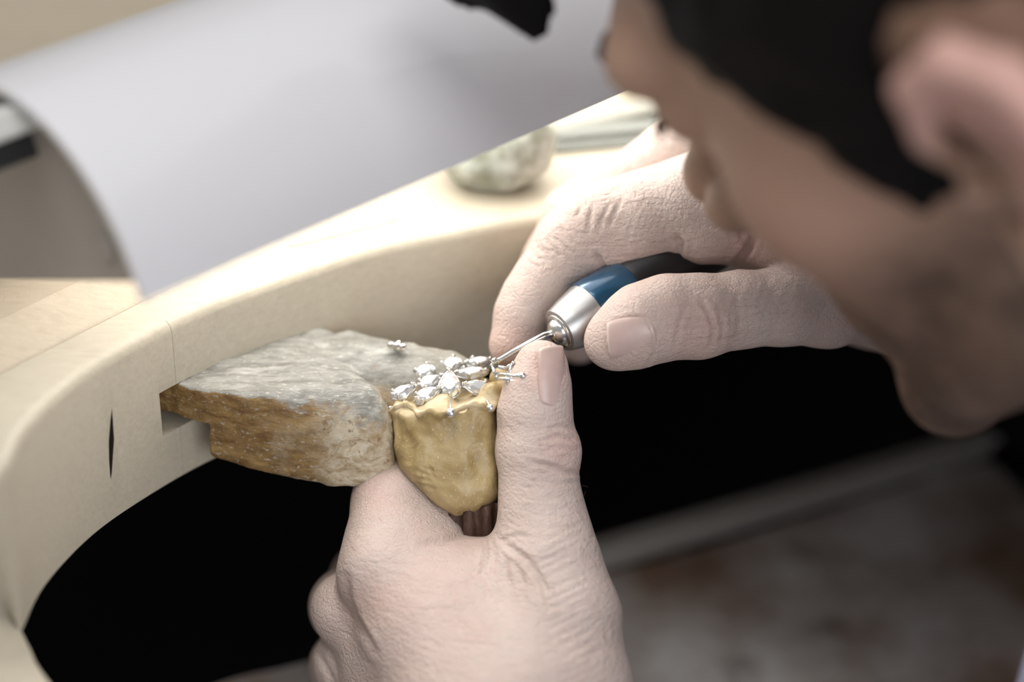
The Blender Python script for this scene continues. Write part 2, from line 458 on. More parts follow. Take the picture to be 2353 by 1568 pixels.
# ================================================================== WORKBENCH
ZT, ZB = 7.0, -38.0
top_px = [(1243, 497), (1060, 528), (892, 561), (760, 600), (615, 650), (468, 703), (328, 773), (176, 867), (58, 978), (0, 1078)]
bot_px = [(62, 1378), (40, 1432), (68, 1490), (112, 1568)]
cut = [PZ(x, y, ZT)[:2] for x, y in top_px]
near = [PZ(x, y, ZB)[:2] for x, y in bot_px]
print('CUT', np.round(cut, 1).tolist(), np.round(near, 1).tolist())
# beyond the right hand the cut-out goes on as a wide arc
far = [np.array(q, float) for q in ((130, 74), (100, 72), (55, 64))]
tail = [np.array(q, float) for q in ((-78, -126), (-30, -190))]
head_ = [np.array((320, 30.)), np.array((240, 66.))]+far
curve = head_+[np.array(c) for c in cut]+[np.array(c) for c in near[1:]]+tail
lc_ = np.array(cut[-1])
curve_top = head_+[np.array(c) for c in cut]+[lc_+np.array(q) for q in ((-13, -24), (-24, -52), (-34, -84))]+[lc_+np.array((-46, -130.)), lc_+np.array((-50, -200.))]
def crom(pts, n=6):
    out = []
    for i in range(len(pts)-1):
        p0, p1, p2, p3 = pts[max(i-1, 0)], pts[i], pts[i+1], pts[min(i+2, len(pts)-1)]
        for k in range(n):
            t = k/n
            out.append(0.5*((2*p1)+(-p0+p2)*t+(2*p0-5*p1+4*p2-p3)*t*t+(-p0+3*p1-3*p2+p3)*t**3))
    out.append(pts[-1]); return out
cv = crom(curve); cvt = crom(curve_top)
b0, b1 = PZ(0, 860, ZT)[:2], PZ(385, 665, ZT)[:2]
bd = (b1-b0)/np.linalg.norm(b1-b0); bn = np.array([-bd[1], bd[0]])
bs, be = b0-bd*420, b0+bd*720
front = [np.array((330, -60.))+0]+cv+[np.array((-60, -330.)), bs, be]
front[0] = np.array((420., -20.))
bench = empty('workbench', WP(-300, 250, -950), 'pale wooden jeweller\'s workbench with a curved cut-out', 'workbench')
topo = [np.array(p, float) for p in front]
for i in range(len(cv)): topo[i+1] = cvt[i]      # the near horn is worn back towards its top
nf = len(front)
rings = [([np.array(p) for p in front], ZB)]
for ins, z in ((0, ZT-3.2), (.45, ZT-1.5), (1.5, ZT-.45), (3.2, ZT)):      # rounded upper arris along the cut-out
    rg_ = [p.copy() for p in topo]
    for i in range(1, 1+len(cv)):
        tg = topo[min(i+1, len(cv))]-topo[max(i-1, 1)]; tg = tg/np.linalg.norm(tg)
        rg_[i] = topo[i]+np.array([tg[1], -tg[0]])*ins
    rings.append((rg_, z))
mb = MB(); VV = [(p[0], p[1], O[2]+z) for rg_, z in rings for p in rg_]; nr = len(rings)
mb.add(VV, [tuple(range(nf-1, -1, -1)), tuple(range((nr-1)*nf, nr*nf))]+[(r*nf+i, r*nf+(i+1) % nf, (r+1)*nf+(i+1) % nf, (r+1)*nf+i) for r in range(nr-1) for i in range(nf)])
fb = mb.mk('front_board', M['bench'], bench)
fix_normals(fb)
# slot that takes the pin, and the long crack in the rim
def cutter(V, F, mat=None):
    me = bpy.data.meshes.new('cutter'); off = np.array(root_loc(bench))
    me.from_pydata([tuple(np.asarray(v)*0.001-off) for v in V], [], F)
    me.materials.append(mat or M['bench'])
    o = bpy.data.objects.new('cutter', me); COL.objects.link(o); o.location = root_loc(bench); fix_normals(o); return o
def cut_with(ob, c):
    m = ob.modifiers.new('b', 'BOOLEAN'); m.operation = 'DIFFERENCE'; m.object = c; m.solver = 'EXACT'; m.material_mode = 'TRANSFER'
    bpy.context.view_layer.update()
    dg = bpy.context.evaluated_depsgraph_get(); me = bpy.data.meshes.new_from_object(ob.evaluated_get(dg))
    ob.modifiers.clear(); ob.data = me; bpy.data.objects.remove(c, do_unlink=True)
sa = PZ(352, 962, -20.0); sb_ = PZ(560, 770, -10.8)
sdir = np.array([sb_[0]-sa[0], sb_[1]-sa[1], 0]); sdir /= np.linalg.norm(sdir); sn = np.array([-sdir[1], sdir[0], 0])
q = MB().box(sa+sdir*24+sn*2+np.array([0, 0, 2.6]), sdir*24.5, sn*14, np.array([0, 0, 6.3]))
cut_with(fb, cutter(q.V, q.F))
ck0, ck1 = PZ(250, 935, -3.0), PZ(256, 1104, -24.0)
def on_face(px, py):                              # nearest hit of a pixel ray with the vertical rim
    best = None
    for z in np.linspace(ZT, ZB, 200):
        p = PZ(px, py, z); d = min(np.linalg.norm(p[:2]-c) for c in cv)
        if best is None or d < best[0]: best = (d, p)
    return best[1]
k0, k1 = on_face(250, 935), on_face(257, 1104); kc = (k0+k1)/2
kt = np.array([.4, .9, 0]); kt /= np.linalg.norm(kt); kn = np.array([-.9, .4, 0])
lens = [(0, k0)]+[(w_, k0+(k1-k0)*f_) for f_, w_ in ((.2, .5), (.45, 1.05), (.7, .7), (.9, .4))]+[(0, k1)]+[(-w_, k0+(k1-k0)*f_) for f_, w_ in ((.9, .35), (.7, .8), (.45, 1.0), (.2, .6))]
nl = len(lens); V = [c_+kt*w_-kn*5 for w_, c_ in lens]+[c_+kt*w_*.5+kn*24 for w_, c_ in lens]
cut_with(fb, cutter(V, [tuple(range(nl-1, -1, -1)), tuple(range(nl, 2*nl))]+[(i, (i+1) % nl, nl+(i+1) % nl, nl+i) for i in range(nl)], M['crack']))
kj = on_face(390, 780); tj = np.array([.5, .86, 0]); nj = np.array([-.86, .5, 0])
q = MB().box(kj-zz*20, tj*.06, nj*.9, zz*60); cut_with(fb, cutter(q.V, q.F))
for p_ in fb.data.polygons: p_.use_smooth = True
m_ = fb.modifiers.new('e', 'EDGE_SPLIT'); m_.split_angle = math.radians(38)
# rear boards: raised a little, chamfered along the joint; three planks side by side
prof = [(1.0, ZB), (1.0, ZT-.6), (13.0, ZT+5.0)]
for i, (u0, u1, mm) in enumerate(((13, 190, 'bench2'), (190.8, 370, 'bench2'), (370.8, 560, 'bench2'))):
    mb = MB(); pr = prof+[(u1, ZT+5), (u1, ZB)] if i == 0 else [(u0, ZB), (u0, ZT+5), (u1, ZT+5), (u1, ZB)]
    V = []
    for e in (bs, be):
        for u, z in pr: V.append((e[0]+bn[0]*u, e[1]+bn[1]*u, O[2]+z))
    n = len(pr)
    mb.add(V, [tuple(range(n)), tuple(range(2*n-1, n-1, -1))]+[(k, (k+1) % n, n+(k+1) % n, n+k) for k in range(n)])
    r = mb.mk('rear_board', M[mm], bench); fix_normals(r); bevel(r, .8, 2)
bd3, bn3 = np.array([*bd, 0]), np.array([*bn, 0])
zz = np.array([0, 0, 1.0])
cB = np.array([b0[0], b0[1], O[2]])
for s, u in ((-380, 520), (680, 520), (-380, 60), (680, 60)):
    MB().box(cB+bd3*s+bn3*u+zz*(ZB-456), bd3*30, bn3*30, zz*456).mk('leg', M['dark'], bench)  # legs coloured near-black so they sink into the painted shade
MB().box(cB+bd3*150+bn3*330+zz*(ZB-300), bd3*560, bn3*6, zz*300).mk('back_panel', M['dark'], bench)  # added to enclose the space below and keep it black
for s in (-330, 640): MB().box(cB+bd3*s+bn3*200+zz*(ZB-300), bd3*6, bn3*130, zz*300).mk('side_panel', M['dark'], bench)  # added at both ends to shut stray light out from under the boards
MB().box(cB+bd3*150+bn3*170+zz*(ZB-1.6), bd3*480, bn3*150, zz*1.4).mk('underside_lining', M['dark'], bench)  # black sheet, shade under the boards put into its colour

# catch tray under the cut-out
r0, r1 = PZ(1360, 1272, -120), PZ(2150, 1042, -120)
rd = (r1-r0)/np.linalg.norm(r1-r0); rn = np.array([-rd[1], rd[0], 0])
ts, te = r0-rd*260, r0+rd*150
tray = empty('catch_tray', (ts+te)/2-rn*130-zz*40, 'leather-lined wooden catch tray hanging below the bench cut-out', 'tray')
mb = MB(); NX, NY = 60, 40; V = []
for j in range(NY+1):
    for i in range(NX+1):
        p = ts+(te-ts)*i/NX-rn*(2+300*j/NY)
        sag = -7-14*math.sin(math.pi*j/NY)*math.sin(math.pi*i/NX)
        V.append(p+zz*sag)
V = np.array(V); V[:, 2] += 4*vnoise(V, 45)+1.5*vnoise(V, 17)
V2 = V-zz*2.0
F = []
K = NX+1
for j in range(NY):
    for i in range(NX): F.append((j*K+i, (j+1)*K+i, (j+1)*K+i+1, j*K+i+1))
nV = len(V); F += [tuple(nV+i for i in f[::-1]) for f in F]
o = mk('leather_lining', np.concatenate([V, V2]), F, M['leather'], tray)
tq = r0-rd*45
rl = MB().box((tq+te)/2-zz*3+rn*2, (te-tq)/2, rn*4, zz*4.0).mk('rail', M['railwood'], tray); bevel(rl, 1.2)
for e in (ts, te):
    rr = MB().box(e-rn*148-zz*14, rd*4, rn*154, zz*12).mk('side_rail', M['dark'], tray); bevel(rr, 1.2)  # rails coloured near-black in place of shade at the tray ends
for e, u in ((ts, 0), (te, 0)):
    MB().box(e+zz*(41+ZB*0)+rn*2-zz*0, rd*3, rn*3, zz*41).mk('hanger', M['dark'], tray)

# ================================================================== BENCH PIN
tdir = np.array([-.88, .47])
ptop = [PZ(464, 897, -10.8)[:2]+tdir*30]+[PZ(x, y, -10.8)[:2] for x, y in [(464, 897), (560, 912), (700, 917), (780, 916), (845, 914), (890, 902), (908, 886), (893, 868), (838, 838), (905, 852), (1000, 856), (1090, 838), (1108, 812), (1104, 790), (1040, 768), (900, 745), (800, 731), (772, 742), (755, 733), (680, 741), (600, 747), (540, 758), (528, 775)]]+[PZ(528, 775, -10.8)[:2]+tdir*26]
tenA = PZ(464, 897, -10.8)[:2]
PR = 3.2
def inset(poly, r):
    out = []; n = len(poly); A = sum(poly[i-1][0]*poly[i][1]-poly[i][0]*poly[i-1][1] for i in range(n)); sg = 1 if A > 0 else -1
    for i in range(n):
        a, b, c = poly[i-1], poly[i], poly[(i+1) % n]
        t1 = (b-a)/np.linalg.norm(b-a); t2 = (c-b)/np.linalg.norm(c-b)
        nn = np.array([-t1[1]-t2[1], t1[0]+t2[0]])*sg; nn /= np.linalg.norm(nn)+1e-9
        k = max(.55, nn@np.array([-t1[1], t1[0]])*sg); out.append(b+nn*r/k)
    return out
ptop_in = inset(ptop, PR)
def pin_f(p):
    q = p-O; x, y, z = q.T
    t = np.clip((-10.8-z)/24, 0, 1); sx = np.clip((x+75)/45, 0, 1)
    yy = y+t*sx*7.5
    d2 = poly2d(x, yy, ptop_in)-PR
    kk = 1.2+11*np.clip((x+66)/34, 0, 1)
    top = z+10.8+0.5*vnoise(p, 9)+0.25*vnoise(p, 2.5)
    bot = -(z+31+5.5*sx-2.0*np.clip((x+40)/12, 0, 1))
    d = smax(d2, top, kk)
    d = smax(d, bot, 3.0+3.5*np.clip((x+50)/22, 0, 1))
    # tenon: the lower half is cut back from the rim
    s = (x-tenA[0])*0.86-(y-tenA[1])*0.5
    ten = smax(-(z+20.6), (s-1.2), .6)
    cutd = smax((s-1.0), (z+20.6), .8)
    d = smax(d, -cutd, .8)
    notch = rc(p, O+np.array([-38.0, -8.0, -11.5]), O+np.array([-32.0, 14.0, -12]), .1, .1)
    d = d+0.35*vnoise(p, 5)+0.14*vnoise(p, 1.6)*1.0
    return d
pl = [PZ(340, 1150, -36), PZ(1150, 700, -10)]
V, Q = sdf_mesh(pin_f, O+np.array([-110, -34, -42]), O+np.array([4, 44, -4]), .5)
mk('bench_pin', V, Q, M['pin'], None, O+np.array([-45, 5, -33.0])); pinob = bpy.data.objects['bench_pin']
set_props(pinob, 'worn grey and brown wooden bench pin wedged into the bench rim', 'bench pin')
mb = MB(); c = PW(912, 797, 15.5)
for dx, dy, r in ((-1.6, .3, 1.0), (0, 0, 1.3), (1.4, -.2, 1.1), (.3, .8, .8)): mb.ball(c+np.array([dx, dy*2, 0]), r, 8, 5)
set_props(mb.mk('silver_scrap', M['silver']), 'tiny bright silver scrap lying on top of the worn bench pin', 'metal scrap')

# ================================================================== SETTING STICK (gold pitch on ridged handle)
wpoly = [P(x, y)[:2] for x, y in [(896, 948), (905, 930), (915, 800), (1205, 790), (1198, 860), (1168, 905), (1143, 945), (1149, 1010), (1153, 1085), (1152, 1140), (1128, 1164), (1090, 1185), (1046, 1189), (1000, 1152), (952, 1114), (915, 1080), (903, 1010)]]
def rim_y(x): return 943+9*np.sin(x*.055)+7*np.sin(x*.021+1.0)
def wax_f(p):
    x, y, d = p.T
    s = 600/(600+d); xs, ys = x*s, y*s
    px = 1176.5+xs*9.26
    d2 = poly2d(xs, ys, wpoly)
    cx = (px-1030)/120
    front_ = -4.5+2.6*cx*cx
    dz = np.maximum(front_-d, d-22)
    top = y-((784-rim_y(px))/9.26+0.26*(d+4))
    r = smax(d2, dz, 7.0); r = smax(r, top, 2.0)
    for a, b, ra in (((1018, 1075, -5), (1048, 1150, -5), 1.5), ((925, 990, -4.8), (960, 1060, -5), 1.4)):
        pass
    r = r+0.55*vnoise(p, 6)+0.25*vnoise(p, 2.4)
    rim = [(898, 938), (912, 926), (932, 920), (948, 928), (962, 945), (985, 934), (1010, 946), (1040, 938), (1062, 928), (1088, 918), (1108, 924), (1130, 932), (1142, 918), (1158, 905)]
    dep = [-1, -3, -3.5, -4, -5.4, -5, -6, -5.5, -5, -4, -3.6, -3.5, -1, 1]
    r = smin(r, chain(p, [(P(a, b+8, e+.5), .6) for (a, b), e in zip(rim, dep)], 1.0), 1.6)
    for a, b, e, ra in ((1155, 898, 3, 2.6), (1128, 905, 1, 2.8), (1150, 870, 9, 2.8), (1168, 880, 8, 2.5), (1020, 925, 3, 2.2)):
        r = smin(r, sph(p, P(a, b, e), ra), 2.2)
    return r
V, Q = sdf_mesh(wax_f, P(880, 1210, -12)-np.array([0, 0, 0]), np.array([8, 4, 28]), .42)
N_ = vnormals(V, Q)
V = carve(V, N_, [([(950, 1080), (985, 1092), (1000, 1070)], .35, .5), ([(940, 1095), (990, 1105)], .3, .4), ([(955, 1110), (1000, 1125)], .3, .4), ([(970, 1075), (1005, 1085)], .3, .4),
                  ([(985, 1068), (998, 1100)], .3, .4), ([(915, 970), (945, 1030), (930, 1070)], .9, 1.6), ([(1090, 1040), (1105, 1090), (1085, 1120)], .6, 1.6)])
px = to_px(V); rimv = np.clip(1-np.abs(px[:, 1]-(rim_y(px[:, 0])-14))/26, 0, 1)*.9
stick = empty('setting_stick', PW(1100, 1330, 12), 'golden pitch lump on a ridged dark wooden stick held in the left hand', 'setting stick')
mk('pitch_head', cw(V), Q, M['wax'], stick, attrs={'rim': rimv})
# ridged handle running down into the fist
h0, h1 = PW(1098, 1140, 8), PW(1104, 1420, 16); hax = h1-h0; hl = np.linalg.norm(hax); hax /= hl
ha = np.cross(hax, [0, 1.0, 0]); ha /= np.linalg.norm(ha); hb = np.cross(hax, ha)
V = []; F = []; n = 96; m = 14
for i in range(m+1):
    for k in range(n):
        c = 2*math.pi*k/n; r = 8.6+.85*math.copysign(abs(math.sin(c*11))**.5, math.sin(c*11))+.25*random.uniform(-1, 1)
        V.append(h0+hax*hl*i/m+r*(math.cos(c)*ha+math.sin(c)*hb))
for i in range(m):
    for k in range(n): F.append((i*n+k, i*n+(k+1) % n, (i+1)*n+(k+1) % n, (i+1)*n+k))
F += [tuple(range(n-1, -1, -1)), tuple(m*n+k for k in range(n))]
fix_normals(mk('ridged_handle', np.array(V), F, M['darkwood'], stick))

# ================================================================== CLUSTER JEWEL
jew = empty('cluster_jewel', PW(1040, 920, 3), 'silver cluster of sparkling claw-set clear gems stuck in the golden pitch', 'jewel')
WUP = wc(O+np.array([0, 0, 1.0]))
def gem_outline(kind, n=18):
    pts = []
    for k in range(n):
        t = 2*math.pi*k/n; c, s = math.cos(t), math.sin(t)
        if kind == 'pear': pts.append((c*(1.0 if c < 0 else 1.25), s*(1-.35*max(c, 0)-.25*max(c, 0)**3)))
        elif kind == 'marquise': pts.append((c*1.3, s*.72*(1-.18*c*c)))
        else: pts.append((c, s))
    return pts
def gem(x, y, dpt, a, b, kind, ang, tilt):
    """a, b half sizes in mm; ang = direction of the long axis on the stone's face; tilt = (right, towards viewer)"""
    a *= 1.22; b *= 1.22; c = P(x, y-3, dpt)
    nn = WUP+np.array([tilt[0], 0, 0])+np.array([0, -.25, -.8])*tilt[1]; nn /= np.linalg.norm(nn)
    u = np.array([math.cos(ang), math.sin(ang), 0]); u -= nn*(u@nn); u /= np.linalg.norm(u); v = np.cross(nn, u)
    at = lambda p, q, h: cw(c+u*p*a+v*q*b+nn*h)
    ol = gem_outline(kind); n = len(ol); V = []; F = []
    for sc, h in ((.55, b*.55), (.82, b*.36), (1.0, b*.08), (1.0, -b*.05), (.5, -b*.6)):
        for i, (p, q) in enumerate(ol):
            j = .93 if (i % 2 and sc in (.82, .55)) else 1.0
            V.append(at(p*sc*j, q*sc*j, h))
    V.append(at(0, 0, -b*.95))
    F.append(tuple(range(n)))
    for r in range(4):
        for k in range(n):
            A, B_, C, D = r*n+k, r*n+(k+1) % n, (r+1)*n+(k+1) % n, (r+1)*n+k
            if (k+r) % 2: F += [(A, D, C), (A, C, B_)]
            else: F += [(A, D, B_), (B_, D, C)]
    F += [(4*n+k, 5*n, 4*n+(k+1) % n) for k in range(n)]
    st = MB()
    rim = [at(p*1.04, q*1.04, -b*.22) for p, q in ol]; st.tube(rim+[rim[0]], .32, 6, False)
    rim2 = [at(p*.66, q*.66, -b*.85) for p, q in ol]; st.tube(rim2+[rim2[0]], .34, 6, False)
    # solid gallery behind the stone
    nV = []; 
    for sc, h in ((1.03, -b*.25), (.66, -b*.85)):
        nV += [at(p*sc, q*sc, h) for p, q in ol]
    nV.append(at(0, 0, -b*.9))
    st.add(nV, [(k, n+k, n+(k+1) % n, (k+1) % n) for k in range(n)]+[(n+k, 2*n, n+(k+1) % n) for k in range(n)])
    for pr in ({'pear': (0.02, .36, .64, .5), 'marquise': (0.0, .28, .5, .72), 'round': (.1, .35, .6, .85)}[kind]):
        k = int(pr*n) % n; p, q = ol[k]
        st.tube([at(p*.62, q*.62, -b*.9), at(p*1.08, q*1.08, -b*.2), at(p*1.05, q*1.05, b*.25), at(p*.86, q*.86, b*.5)], [.36, .42, .42, .34], 7)
        st.ball(at(p*.88, q*.88, b*.48), .46, 8, 6)
    st.tube([at(0, 0, -b*.85), cw(c-nn*b*.8-WUP*5.5)], .55, 8)
    g = st.mk('claw_setting', M['silver'], jew, smooth=True)
    mk('gemstone', np.array(V), F, M['gem'], g, smooth=False)
gem(923, 903, 3.5, 2.3, 1.5, 'pear', .55, (-.3, .5))
gem(975, 857, 12, 2.0, 1.7, 'round', .2, (-.3, .6))
gem(986, 882, 8, 2.5, 1.8, 'pear', .5, (-.2, .6))
gem(979, 911, 3, 2.5, 1.7, 'pear', .5, (-.2, .8))
gem(1036, 841, 15, 2.1, 1.8, 'round', .3, (-.1, .7))
gem(1033, 889, 5, 2.7, 2.2, 'pear', 1.6, (0, .9))
gem(1083, 859, 11, 2.6, 1.7, 'marquise', .15, (.1, .7))
gem(1100, 834, 16, 2.1, 1.5, 'marquise', .25, (.1, .6))
gem(1101, 893, 4.5, 2.5, 1.7, 'pear', 3.0, (.2, .7))
# empty claw setting at the right, its claws standing open
mb = MB()
c1, c2 = P(1140, 862, 9), P(1172, 868, 9)
mb.tube([PW(1134, 858, -4), PW(1198, 866, -7.5)], .42, 8); mb.tube([PW(1138, 870, -5), PW(1182, 872, -7)], .42, 8)
mb.tube([PW(1130, 840, -2.5), PW(1142, 870, -4.5)], [.42, .5], 8); mb.tube([PW(1178, 834, -4.7), PW(1166, 870, -5)], [.42, .5], 8)
mb.tube([PW(1160, 848, -0.5), PW(1172, 840, -2.1)], [.5, .42], 8); mb.tube([PW(1145, 844, -0.5), PW(1168, 848, -0.8)], .55, 8)
mb.tube([PW(1165, 866, -4.9), PW(1200, 864, -8.7)], .62, 8); mb.ball(PW(1201, 864, -8.7), 1.0, 10, 7); mb.ball(PW(1130, 839, -2.5), .5, 8, 6); mb.ball(PW(1179, 834, -4.8), .5, 8, 6)
mb.tube([PW(1168, 878, -5.8), PW(1180, 876, -7.3)], .4, 8)
set_props(mb.mk('empty_setting', M['silver'], jew, smooth=True), 'open claw setting without a stone')
for bx, by, bd_, r, wx, wy, wd in ((1036, 950, -8.2, 1.25, 1034, 915, 1.0), (1127, 938, -6.4, 1.0, 1112, 908, 2.0), (897, 938, 0, .55, 912, 936, 1.5)):
    mb = MB().ball(PW(bx, by, bd_), r, 18, 12); mb.tube([PW(bx, by-2, bd_+.2), PW((bx+wx)/2, (by+wy)/2, (bd_+wd)/2-1.2), PW(wx, wy, wd)], .26, 8)
    mb.mk('bead', M['bead'], jew, smooth=True)

# ================================================================== HANDPIECE
hp = empty('engraving_handpiece', PW(1500, 632, 17), 'slim powered handpiece with satin silver nose and blue barrel in right hand', 'hand tool')
c0 = P(1284, 762, 5.5); c2 = P(1580, 580, 24.0); ax = c2-c0; ax /= np.linalg.norm(ax); axw = cw(ax)-O; c0w = cw(c0)
MB().lathe(c0w, axw, [(0.0, 4.7), (.2, 5.6), (.9, 5.9), (4, 6.8), (9, 7.9), (9.6, 8.0), (9.6, 5)], 48).mk('nose_cone', M['satin'], hp, smooth=True)
MB().lathe(c0w, axw, [(9.5, 5), (9.5, 8.15), (10, 8.3), (22, 8.3), (22.4, 8.0), (22.4, 5)], 48).mk('blue_barrel', M['blue'], hp, smooth=True)
MB().lathe(c0w, axw, [(22.3, 5), (22.3, 8.1), (24, 8.4), (75, 9.0), (110, 8.4), (118, 5), (120, 3)], 40).mk('rear_barrel', M['blackrubber'], hp, smooth=True)
for nm in ('nose_cone', 'blue_barrel', 'rear_barrel'):
    m_ = bpy.data.objects[nm].modifiers.new('e', 'EDGE_SPLIT'); m_.split_angle = math.radians(40)
MB().lathe(c0w-axw*.2, axw, [(-2.2, .8), (-2.0, 2.0), (-1.2, 3.0), (-.2, 3.5), (.5, 3.6), (1.0, 2.5)], 32).mk('chuck', M['steel'], hp, smooth=True)
MB().lathe(c0w, axw, [(-.35, 3.7), (-.35, 4.5), (.4, 4.8), (.6, 3.7)], 40).mk('collar_ring', M['steel'], hp, smooth=True)
MB().tube([PW(1282, 763, 5), PW(1250, 772, 3.5), PW(1215, 789, 2.4), PW(1180, 808, 2.2), PW(1150, 826, 2.6), PW(1141, 830, 3)], [.95, .95, .8, .7, .62, .9], 12).ball(PW(1141, 830, 3), .75, 10, 7).mk('tool_shaft', M['steel'], hp, smooth=True)
MB().tube([PW(1140, 830, 3), PW(1128, 828, 5)], [.9, .5], 10).mk('tool_tip', M['silver'], hp, smooth=True)

# ================================================================== PERSON
LHR = []
def L(x, y, d, r): return (P(x, y, d), r)
def left_hand(p):
    th = chain(p, [L(1244, 843, -2, 6.6), L(1236, 890, -2, 8.1), L(1229, 950, -2, 9.0), L(1233, 1035, -2, 9.9), L(1240, 1130, -2, 9.7), L(1252, 1205, -3, 10.2)], 2.0)
    th = smin(th, sph(p, P(1270, 1040, -3), 6.6), 3)
    th2 = chain(p, [L(1246, 1205, -3, 10.4), L(1262, 1290, -6, 11.8), L(1285, 1420, -9, 14.5), L(1270, 1560, -10, 18)], 4)
    th = smin(th, th2, 4)
    # index: knuckle, then away below the pin and round behind the pitch
    ix = chain(p, [L(892, 1315, 0, 11.6), L(895, 1235, 3, 10.2), L(899, 1160, 9, 9.6), L(905, 1095, 22, 9.4), L(938, 1078, 36, 9.2), L(1040, 1110, 38, 8.0), L(1110, 1150, 33, 7.2)], 3)
    ix = smin(ix, rc(p, P(905, 1120, 14), P(985, 1215, 10), 7.0, 9.5), 5)
    ix = smin(ix, sph(p, P(866, 1302, -7.0), 6.0), 6)
    # middle, ring and little fingers curled into the fist
    mid = chain(p, [L(802, 1402, 10, 9.8), L(800, 1395, 26, 9.6), L(840, 1330, 46, 9), L(960, 1300, 58, 8.5), L(1060, 1330, 50, 8)], 3)
    rng_ = chain(p, [L(805, 1525, 20, 9.6), L(795, 1530, 36, 9), L(860, 1450, 58, 8.6), L(980, 1420, 66, 8), L(1070, 1440, 56, 7.6)], 3)
    lit = chain(p, [L(840, 1640, 26, 9), L(840, 1640, 42, 8.2), L(900, 1570, 58, 7.8), L(1000, 1540, 62, 7.2), L(1070, 1550, 54, 7)], 3)
    # web between thumb and index
    web = chain(p, [L(950, 1308, 2, 9.5), L(1040, 1368, 2, 8.6), L(1120, 1384, 2, 8.8), L(1190, 1370, 0, 9.2), L(1260, 1330, -4, 10)], 4)
    
    # back of the hand
    bk = chain(p, [L(895, 1320, 0, 11.5), L(985, 1450, -7, 15), L(1100, 1640, -14, 20), L(1130, 1800, -14, 24)], 5)
    bk = smin(bk, rc(p, P(1060, 1400, 0), P(1140, 1640, -10), 14, 24), 14)
    bk = smin(bk, chain(p, [L(820, 1415, 12, 9), L(940, 1560, 4, 14), L(1060, 1720, -4, 22)], 5), 7)
    bk = smin(bk, rc(p, P(830, 1530, 22), P(1010, 1700, 8), 11, 20), 8)
    bk = smin(bk, rc(p, P(1180, 1400, -1), P(1250, 1600, -10), 13, 20), 14)
    fist = smin(smin(mid, rng_, 1.2), lit, 1.2)
    d = smin(bk, web, 9)
    d = smin(d, ix, 6); d = smin(d, th, 7)
    d = smin(d, rc(p, P(1088, 1290, 0), P(1075, 1350, -6), 5.0, 5), 3.0); d = smin(d, rc(p, P(1146, 1288, -.5), P(1165, 1345, -6), 4.4, 5), 2.2)
    d = smin(d, fist, 2.4)
    d = smin(d, rc(p, P(1360, 1560, 8), P(1330, 1760, 6), 9, 18), 3.5)
    # wrist and forearm
    d = smin(d, chain(p, [(P(1150, 1760, -12), 25), ((10, -160, -9), 27), ((22, -240, -3), 34)], 5), 10)
    return d
lh_cre = [
    ([(1262, 985), (1290, 978), (1318, 985)], .35, .45), ([(1250, 1012), (1285, 1000), (1325, 1012)], .5, .5), ([(1255, 1035), (1290, 1026), (1326, 1036)], .4, .45),
    ([(1215, 1062), (1262, 1070), (1300, 1085), (1325, 1086)], .75, .65), ([(1230, 1100), (1280, 1112), (1326, 1108)], .35, .6), ([(1240, 1000), (1252, 1060)], .2, .5),
    ([(1215, 1095), (1245, 1130)], .22, .5), ([(1205, 1115), (1240, 1165)], .2, .5), ([(1255, 1140), (1310, 1150)], .22, .6),
    ([(1148, 1238), (1175, 1262), (1215, 1290), (1250, 1345), (1262, 1400)], .6, .8), ([(1114, 1240), (1116, 1275), (1108, 1320)], .7, .6), ([(1060, 1228), (1020, 1245), (965, 1250)], .6, .8), ([(1180, 1290), (1200, 1330), (1205, 1380)], .35, .7), ([(1060, 1300), (1120, 1335), (1160, 1400)], .2, .8),
    ([(1155, 1240), (1190, 1230), (1215, 1232)], .5, .6), ([(1165, 1280), (1160, 1310), (1170, 1350)], .4, .9),
    ([(795, 1325), (800, 1380), (815, 1420), (838, 1460), (862, 1500)], .7, .9), ([(730, 1500), (752, 1540), (765, 1568)], .5, .7),
]
for i in range(16):
    y = 1250+i*22; x0 = 1230+i*4+random.uniform(-14, 14); lh_cre.append(([(x0, y), (x0+45, y-22), (x0+95, y-48)], .16, .5))
for i in range(18):
    y = 1300+i*16; x0 = 900+i*12+random.uniform(-30, 30); lh_cre.append(([(x0, y), (x0+60, y+4), (x0+130+random.uniform(0, 60), y+14)], .10, .6))
